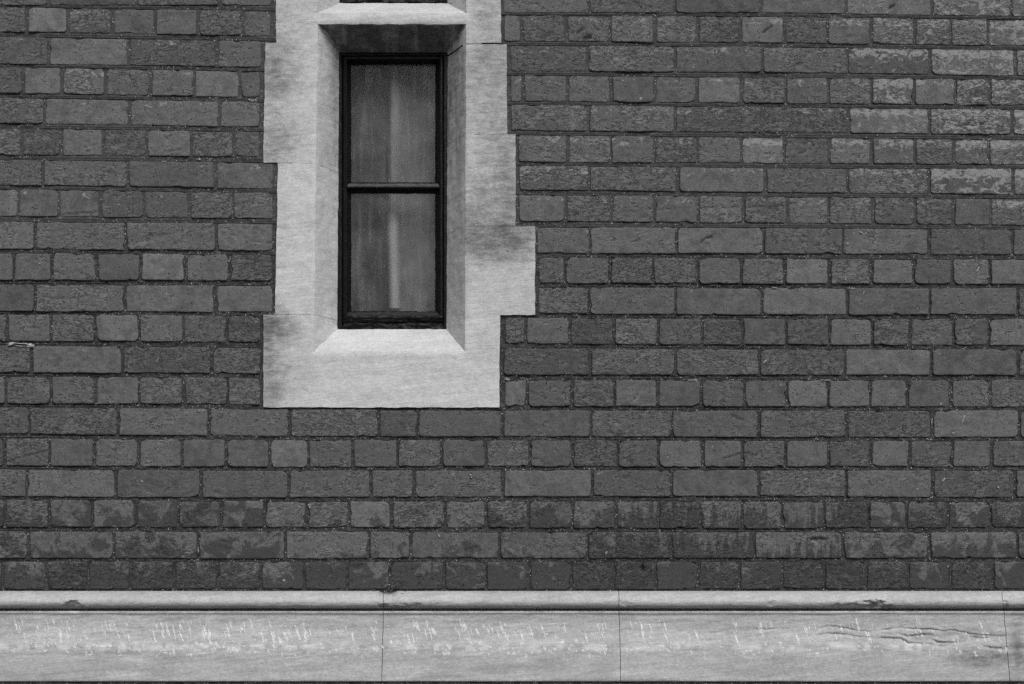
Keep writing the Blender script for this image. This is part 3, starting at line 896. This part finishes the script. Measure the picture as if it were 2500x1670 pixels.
def make_window(name, label, xl, yt, xr, yb, bar=None):
    base = at((xl + xr) / 2, yb, DEP)
    w = empty(name, base, label, 'window')
    mb = MB()
    ring(mb, (xl - 4, yt - 4, xr + 4, yb + 4), [(0, DEP + .05), (0, DEP + .010), (1, DEP + .007), (12, DEP + .006), (13.5, DEP + .008), (14, DEP + .014)], .004)
    V = wobble(mb.verts(), .0008, 40, 21)
    mesh_obj('frame', V, mb.f, M['paint'], w, None, True, origin=base)
    # casement with rounded section and a bevel of old putty down to the glass
    bx = (xl + 12, yt + 10, xr - 11, yb - 17)
    mb = MB()
    ring(mb, bx, [(-3, DEP + .03), (-2, DEP + .006), (0, DEP + .001), (2.5, DEP - .002), (6, DEP - .003), (9, DEP - .001), (11, DEP + .004), (13, DEP + .010), (20, DEP + .022)], .003)
    V = mb.verts(); u, v = to_px(V)
    low = np.clip((v - (yb - 40)) / 15, 0, 1)
    V[:, 1] += fbm(V * np.array([1, 1, 2]), 45, 3, 33) * .006 * low
    V[:, 2] += fbm(V * np.array([1, 1, 1]), 30, 3, 35) * .005 * low
    cas = mesh_obj('casement', wobble(V, .0007, 50, 22), mb.f, M['paint'], w, None, True, origin=base)
    # bottom rail: a deeper, lumpy ledge of paint
    mb = MB()
    prof = [(yb - 45, DEP + .022), (yb - 41, DEP + .008), (yb - 33, DEP - .004), (yb - 29, DEP - .006), (yb - 25, DEP - .004), (yb - 21, DEP + .003), (yb - 18, DEP + .005), (yb - 10, DEP + .003), (yb - 1, DEP + .002), (yb + 1, DEP + .02)]
    for (v0, d0), (v1, d1) in zip(prof[:-1], prof[1:]):
        mb.patch(at(xl + 14, v1, d1), at(xr - 12, v1, d1), at(xr - 12, v0, d0), at(xl + 14, v0, d0), .0025)
    V = mb.verts()
    V[:, 1] += fbm(V * np.array([1, 0, 2]), 38, 3, 53) * .007
    u, v = to_px(V)
    mesh_obj('bottom_rail', wobble(V, .0012, 60, 25), mb.f, M['paint'], w, {'dust_highlight': .16 * np.clip(1 - np.abs(v - (yb - 38)) / 7, 0, 1)}, True, origin=base)
    gy = DEP + .021
    def pane(x0, y0, x1, y1):
        mb = MB(); A_, B_, C_, D_ = at(x0, y1, gy), at(x1, y1, gy), at(x1, y0, gy), at(x0, y0, gy)
        mb.patch(A_, B_, C_, D_, .5)
        mesh_obj('pane', mb.verts(), mb.f, M['glass'], w, origin=np.mean([A_, C_], 0))
    if bar:
        b0, b1 = bar
        pane(xl + 28, yt + 22, xr - 26, b0 + 6); pane(xl + 28, b1 - 4, xr - 26, yb - 40)
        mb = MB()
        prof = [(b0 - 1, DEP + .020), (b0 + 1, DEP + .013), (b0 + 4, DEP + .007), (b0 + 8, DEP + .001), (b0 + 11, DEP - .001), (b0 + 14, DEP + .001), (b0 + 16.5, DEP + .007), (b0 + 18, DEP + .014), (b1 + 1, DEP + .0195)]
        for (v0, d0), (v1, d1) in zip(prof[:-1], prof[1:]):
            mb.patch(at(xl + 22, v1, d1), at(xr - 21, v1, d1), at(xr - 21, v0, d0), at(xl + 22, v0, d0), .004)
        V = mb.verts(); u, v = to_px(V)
        mesh_obj('glazing_bar', wobble(V, .0006, 50, 27), mb.f, M['paint'], w, {'dust_highlight': .62 * np.clip(1 - np.abs(v - (b0 + 5.5)) / 4.5, 0, 1)}, True, origin=np.mean(mb.verts(), 0))  # pale band on the bar's upper edge: dust and a painted highlight
    else: pane(xl + 28, yt + 22, xr - 26, yb - 40)
    return w

make_window('window', 'narrow black framed two-pane window set deep in the pale stone, seen whole', 826, 127, 1093, 804, (446, 472))
make_window('window', 'upper black framed window above the stone transom, only its bottom edge in view', 829, -385, 1093, 6)

# room behind, with panels and a strip added to stand in for a reflection
mb = MB()
x0, x1, z0, z1 = at(790, 500, .3)[0], at(1130, 500, .3)[0], Zof(850), ZT
ya, yb_ = .165, 1.2
P = lambda x, y, z: (x, y, z)
mb.patch(P(x0, yb_, z0), P(x1, yb_, z0), P(x1, yb_, z1), P(x0, yb_, z1), 1)
mb.patch(P(x0, ya, z0), P(x0, yb_, z0), P(x0, yb_, z1), P(x0, ya, z1), 1)
mb.patch(P(x1, yb_, z0), P(x1, ya, z0), P(x1, ya, z1), P(x1, yb_, z1), 1)
mb.patch(P(x0, ya, z0), P(x1, ya, z0), P(x1, yb_, z0), P(x0, yb_, z0), 1)
mb.patch(P(x0, yb_, z1), P(x1, yb_, z1), P(x1, ya, z1), P(x0, ya, z1), 1)
tag(mesh_obj('room', mb.verts(), mb.f, M['room']), kind='structure')
bl = empty('reflection_backing', at(957, 800, .2), 'grey panels and a pale upright strip added behind the dirty panes, standing in for a reflection', 'reflection_backing')
for nm, xa, xb, mt, dd in (('dark_panel', 800, 960, 'reflection_dark', .205), ('light_panel', 955, 1120, 'reflection_backing', .200)):
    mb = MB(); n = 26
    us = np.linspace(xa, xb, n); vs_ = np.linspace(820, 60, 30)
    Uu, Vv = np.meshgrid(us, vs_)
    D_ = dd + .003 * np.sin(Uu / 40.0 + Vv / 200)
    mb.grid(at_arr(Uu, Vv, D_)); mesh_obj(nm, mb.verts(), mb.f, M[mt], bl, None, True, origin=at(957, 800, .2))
us = np.linspace(944, 982, 13); vs_ = np.linspace(752, 150, 40)
Uu, Vv = np.meshgrid(us, vs_)
Uu = Uu + 3 * np.sin(Vv / 110)
cr = np.repeat(np.linspace(-1, 1, 13)[None], 40, 0)
mb = MB(); mb.grid(at_arr(Uu, Vv, .168 + .010 * cr ** 2))
mesh_obj('strip', mb.verts(), mb.f, M['reflection_strip'], bl, {'across': cr.ravel(), 'fade': np.interp(Vv, [150, 230, 300, 330, 450, 510, 600, 752], [.03, .36, .50, .30, .26, .44, .72, .70]).ravel()}, True, origin=at(957, 800, .2))

# ------------------------------------------------------------------ plinth course
PROF = [(1442.5,-.022),(1443,-.002),(1445.5,.006),(1449,.0145),(1454,.0235),(1460,.031),(1465,.0345),(1469,.0357),(1473,.0352),(1476.5,.0335),(1479.5,.0308),(1482,.0275),(1484,.0225),(1485.4,.0160),(1486.2,.004),(1486.8,-.012),(1488,-.024),(1491.0,-.020),(1491.4,-.004),(1491.8,.0165),
        (1493,.0180),(1497,.0180),(1498.4,.0170),(1499.5,.0150),(1503,.0140),(1520,.0138),(1535,.0150),(1548,.0175),(1558,.0203),(1566,.0225),(1571,.0238),(1577,.0245),(1600,.025),(1640,.0255),(1662,.026),(1664,.0245),(1665.5,-.01)]
pv = np.array([p[0] for p in PROF]); po = np.array([p[1] for p in PROF])
VS = np.unique(np.concatenate([pv, np.arange(1498, 1604, 2.0), np.arange(1604, 1662, 6), np.arange(1444, 1490, 2.0)]))
CHIPS = [(178,1479,17,9,.012),(2135,1478,28,10,.012),(2085,1484,60,7,.008),(952,1446,24,8,.016),(1000,1484,45,5,.007),(940,1482,10,8,.008),(1020,1478,10,4,.004),(1530,1474,10,8,.003),(1885,1476,10,6,.004),(2200,1486,40,5,.004),(640,1486,60,3,.003),(2452,1480,6,10,.006)]
GROOVES = [([(1800,1542),(1850,1536),(1905,1534)],2.5,.003),([(1990,1534),(2030,1528),(2075,1536),(2120,1542),(2160,1538),(2200,1533),(2260,1536),(2330,1540),(2400,1552),(2465,1553)],2.6,.005),
 ([(1985,1549),(2040,1546),(2085,1552),(2140,1557),(2190,1560)],3,.005),([(2180,1546),(2215,1553),(2260,1549),(2310,1557)],3,.006),
 ([(2140,1556),(2200,1560),(2215,1568),(2260,1573),(2330,1577)],3.6,.007),([(2262,1556),(2290,1567),(2330,1571),(2360,1567)],5.5,.012),
 ([(2355,1551),(2400,1558),(2430,1556)],4,.008),([(2390,1577),(2430,1583),(2463,1585)],3.2,.007),([(1400,1545),(1460,1541),(1510,1541)],2.2,.002),([(1690,1563),(1760,1561)],2,.002),
 ([(1560,1521),(1660,1519)],1.5,.002),([(108,1560),(140,1558)],2,.003),([(2000,1568),(2060,1566)],2,.003),([(1720,1545),(1780,1542)],2,.004)]
def plinth_surface(U, Vp, want_soot_shade=None):
    O = np.interp(Vp, pv, po)
    ragged = 6 * fbm(np.stack([U * .02, U * 0, U * 0], -1), 1, 3, 60)
    for x, y, rx, ry, d in CHIPS:
        dd = ((U + ragged - x) / rx) ** 2 + ((Vp - y + ragged * .4) / ry) ** 2
        dd = dd * np.maximum(.35, 1 + 1.5 * fbm(np.stack([U * .09, U * 0, Vp * .16], -1), 1, 3, 67))
        dd = np.clip(dd, 0, 99)
        O = O - d * np.exp(-dd ** 2) * (Vp < 1491)
    for pts, wd, d in GROOVES:
        xs = [p[0] for p in pts]; ys = [p[1] for p in pts]
        yy = np.interp(U, xs, ys) + 2.6 * fbm(np.stack([U * .03, U * 0, U * 0], -1), 1, 4, 61) + 2.4 * fbm(np.stack([U * .2, U * 0, Vp * .1], -1), 1, 3, 68)
        inside = np.clip((U - xs[0]) / 25, 0, 1) * np.clip((xs[-1] - U) / 25, 0, 1)
        inside = inside * np.clip(.85 + 1.0 * fbm(np.stack([U * .03, U * 0, Vp * 0 + d * 900], -1), 1, 3, 66), 0, 1.2)
        dv = Vp - yy
        dig = inside * np.where(dv < 0, np.exp(-(dv / (wd * .45)) ** 2), np.exp(-(dv / (wd * 1.3)) ** 2))
        O = O - .75 * d * dig
        if want_soot_shade is not None: want_soot_shade += dig * min(1.0, d * 190) * np.exp(-np.clip(dv, 0, 99) / (wd * .8))  # darkens the grooves: soot, and their shadow put into the colour
    face = (Vp > 1500) & (Vp < 1662)
    q = np.stack([U * .012, U * 0, Vp * .05], -1)
    O = O + np.where(face, .0030 * fbm(q, 1, 5, 63), 0) + np.where(Vp < 1489, .0012 * fbm(q * 3, 1, 3, 64), 0)
    return O
plinth = empty('stone_plinth', at(1250, 1665), 'pale moulded stone plinth course with a rounded top bead and white scuffs, below the bricks', 'plinth')
JX = [((-560, -560)), ((-60 - 300, -362)), (936.5, 932.5), (1510.5, 1516), (2446, 2466), ((3180, 3180))]
PST = [(2484,1580,24,85,.75),(2425,1608,140,24,.68),(2380,1540,110,22,.35),(2330,1600,90,10,.25),(2140,1630,60,14,.20),(2300,1566,70,7,.35),(2410,1556,60,6,.4),(2490,1540,20,30,.4),(178,1478,20,8,.7),(2135,1477,24,9,.8),(945,1448,22,6,.85),(130,1555,30,4,.3),(2085,1520,15,6,.4),
       (1200,1540,260,6,.12),(1750,1530,200,8,.15),(1700,1535,260,20,.10),(700,1530,400,12,.06),(2290,1550,210,24,.50),(820,1500,80,4,.15),(1480,1480,400,5,.25),(500,1481,400,5,.25),(2300,1481,200,5,.25),(1900,1486,90,4,.3)]  # the long thin bands below the bead paint in its shade
PPA = [(180,1494.5,170,3,.9),(430,1494.5,120,3,.8),(770,1497,20,4,.9),(1150,1494,500,3,.7),(2100,1494,450,3,.6),(60,1578,60,9,.5),(200,1582,90,8,.6),(330,1576,50,7,.5),(520,1580,60,8,.45),(700,1580,90,9,.55),(850,1576,40,8,.5),(1000,1582,40,8,.55),(1180,1580,70,9,.6),(1310,1588,40,9,.6),(1450,1580,50,8,.5),(1700,1580,70,7,.35),(2050,1572,60,7,.35),(600,1464,900,9,.15),(1800,1464,900,9,.15)]
for k in range(len(JX) - 1):
    (a0, a1), (b0, b1) = JX[k], JX[k + 1]
    n = max(8, int((b0 - a0) / 3))
    s = np.linspace(0, 1, n)[None, :]
    tt = ((VS - 1443) / 222)[:, None]
    ga, gb = .7, .7
    ra = 1.2 * fbm(np.stack([VS * .05, VS * 0, VS * 0], -1), 1, 3, 70 + k)[:, None]
    rb = 1.2 * fbm(np.stack([VS * .05, VS * 0, VS * 0], -1), 1, 3, 71 + k)[:, None]
    lo = a0 + (a1 - a0) * tt + ga + ra; hi = b0 + (b1 - b0) * tt - gb + rb
    U = lo + (hi - lo) * s
    Vp = np.repeat(VS[:, None], n, 1)
    dug = np.zeros_like(U)
    O = plinth_surface(U, Vp, dug)
    P3 = at_arr(U, Vp, -O)
    soot_shade = np.zeros_like(U); pale = np.zeros_like(U)
    for x, y, rx, ry, st in PST: soot_shade = np.maximum(soot_shade, st * np.exp(-((U - x) / rx) ** 2 - ((Vp - y) / ry) ** 2))
    for x, y, rx, ry, st in PPA: pale = np.maximum(pale, st * np.exp(-((U - x) / rx) ** 2 - ((Vp - y) / ry) ** 2))
    pale = np.maximum(pale, .62 * np.exp(-((Vp - 1580) / 10) ** 2) * (U < 2250))
    pale = np.clip(pale * (.8 + 2.8 * fbm(np.stack([U * .06, U * 0, Vp * .05], -1), 1, 3, 80)), 0, 1)
    soot_shade = np.clip(np.maximum(soot_shade, dug * .9), 0, 1)
    mb = MB(); mb.grid(P3[::-1])
    sa, sb = P3[:, 0], P3[:, -1]                       # end faces of the block
    for e, flip in ((sa, 1), (sb, 0)):
        E2 = e.copy(); E2[:, 1] = .02
        g2 = np.stack([e, E2] if not flip else [E2, e], 1)
        mb.grid(g2[::-1])
    V = mb.verts(); extra = len(V) - U.size
    mesh_obj('plinth_stone', V, mb.f, M['plinth'], plinth, {'soot_shade': np.concatenate([soot_shade[::-1].ravel(), np.full(extra, .6)]), 'pale': np.concatenate([pale[::-1].ravel(), np.zeros(extra)])}, True, origin=V.mean(0))
# scuffs scratched across the plinth face, slanting down to the right
vs_, fs_ = [], []
def stroke(x, y, L, wd, sl):
    n0 = len(vs_)
    k = max(3, int(L / 3))
    left, right = [], []
    for i in range(k + 1):
        t = i / k
        ww = wd * (math.sin(math.pi * (t * .9 + .05)) ** .7) * random.uniform(.45, 1.1)
        cx = x + sl * L * t + random.uniform(-.5, .5); cy = y + L * t
        left.append((cx - ww / 2, cy)); right.append((cx + ww / 2, cy))
    vs_.extend((px, min(py, 1655)) for px, py in left + right)
    for i in range(k): fs_.append((n0 + i, n0 + i + 1, n0 + k + 2 + i, n0 + k + 1 + i))
clumps = [45, 95, 140, 165, 240, 270, 300, 390, 410, 440, 490, 520, 560, 600, 640, 680, 700, 730, 800, 860, 900, 1000, 1050, 1075, 1130, 1160, 1190, 1230, 1270, 1340, 1380, 1410, 1460, 1545, 1580, 1620, 1680, 1790, 1860, 1960, 2065, 2120, 2240, 2400]
for x in clumps:
    for _ in range(random.randint(2, 6)):
        stroke(x + random.gauss(0, 12), random.uniform(1507, 1548), random.uniform(9, 36), random.uniform(2.6, 7.5), random.uniform(.18, .42))
for _ in range(120):
    stroke(random.uniform(0, 2440), random.uniform(1506, 1560), random.uniform(6, 18), random.uniform(1.4, 3.0), random.uniform(.15, .45))
for _ in range(380):
    x = random.choice(clumps) + random.gauss(0, 38)
    stroke(x, random.gauss(1579, 8), random.uniform(3, 13), random.uniform(2, 11), random.uniform(0, .35))
for x in (105, 455, 575, 1530, 250, 1385, 1720, 2050, 1990):
    stroke(x, random.uniform(1590, 1600), random.uniform(10, 26), 1.2, random.uniform(-.05, .1))
q_ = np.array(vs_)
V = at_arr(q_[:, 0], q_[:, 1], -(plinth_surface(q_[:, 0], q_[:, 1]) + .0005))
tag(mesh_obj('scuff_marks', V, fs_, M['chalk'], plinth), kind='stuff')

# ------------------------------------------------------------------ wall below the plinth
low = empty('lower_wall', (0, -.02, GROUND), 'dark gritty wall base just under the stone plinth, along the bottom edge', 'wall')
mb = MB()
xs = np.arange(XMIN, XMAX, 6.0); vz = np.array([1664.0, 1666, 1668, 1670, 1672, 1675, 1680])
Uu, Vv = np.meshgrid(xs, vz)
D_ = -.020 + fbm(at_arr(Uu, Vv), 120, 3, 8) * .006
mb.grid(at_arr(Uu, Vv, D_)[::-1])
mesh_obj('bed_joint', mb.verts(), mb.f, M['mortar'], low, {'smooth': np.zeros(mb.n)}, True)
mb = MB(); mb.box(XL, XR, -.012, .32, GROUND, Zof(1665))
mesh_obj('core', mb.verts(), mb.f, M['mortar'], low, {'smooth': np.zeros(mb.n)})
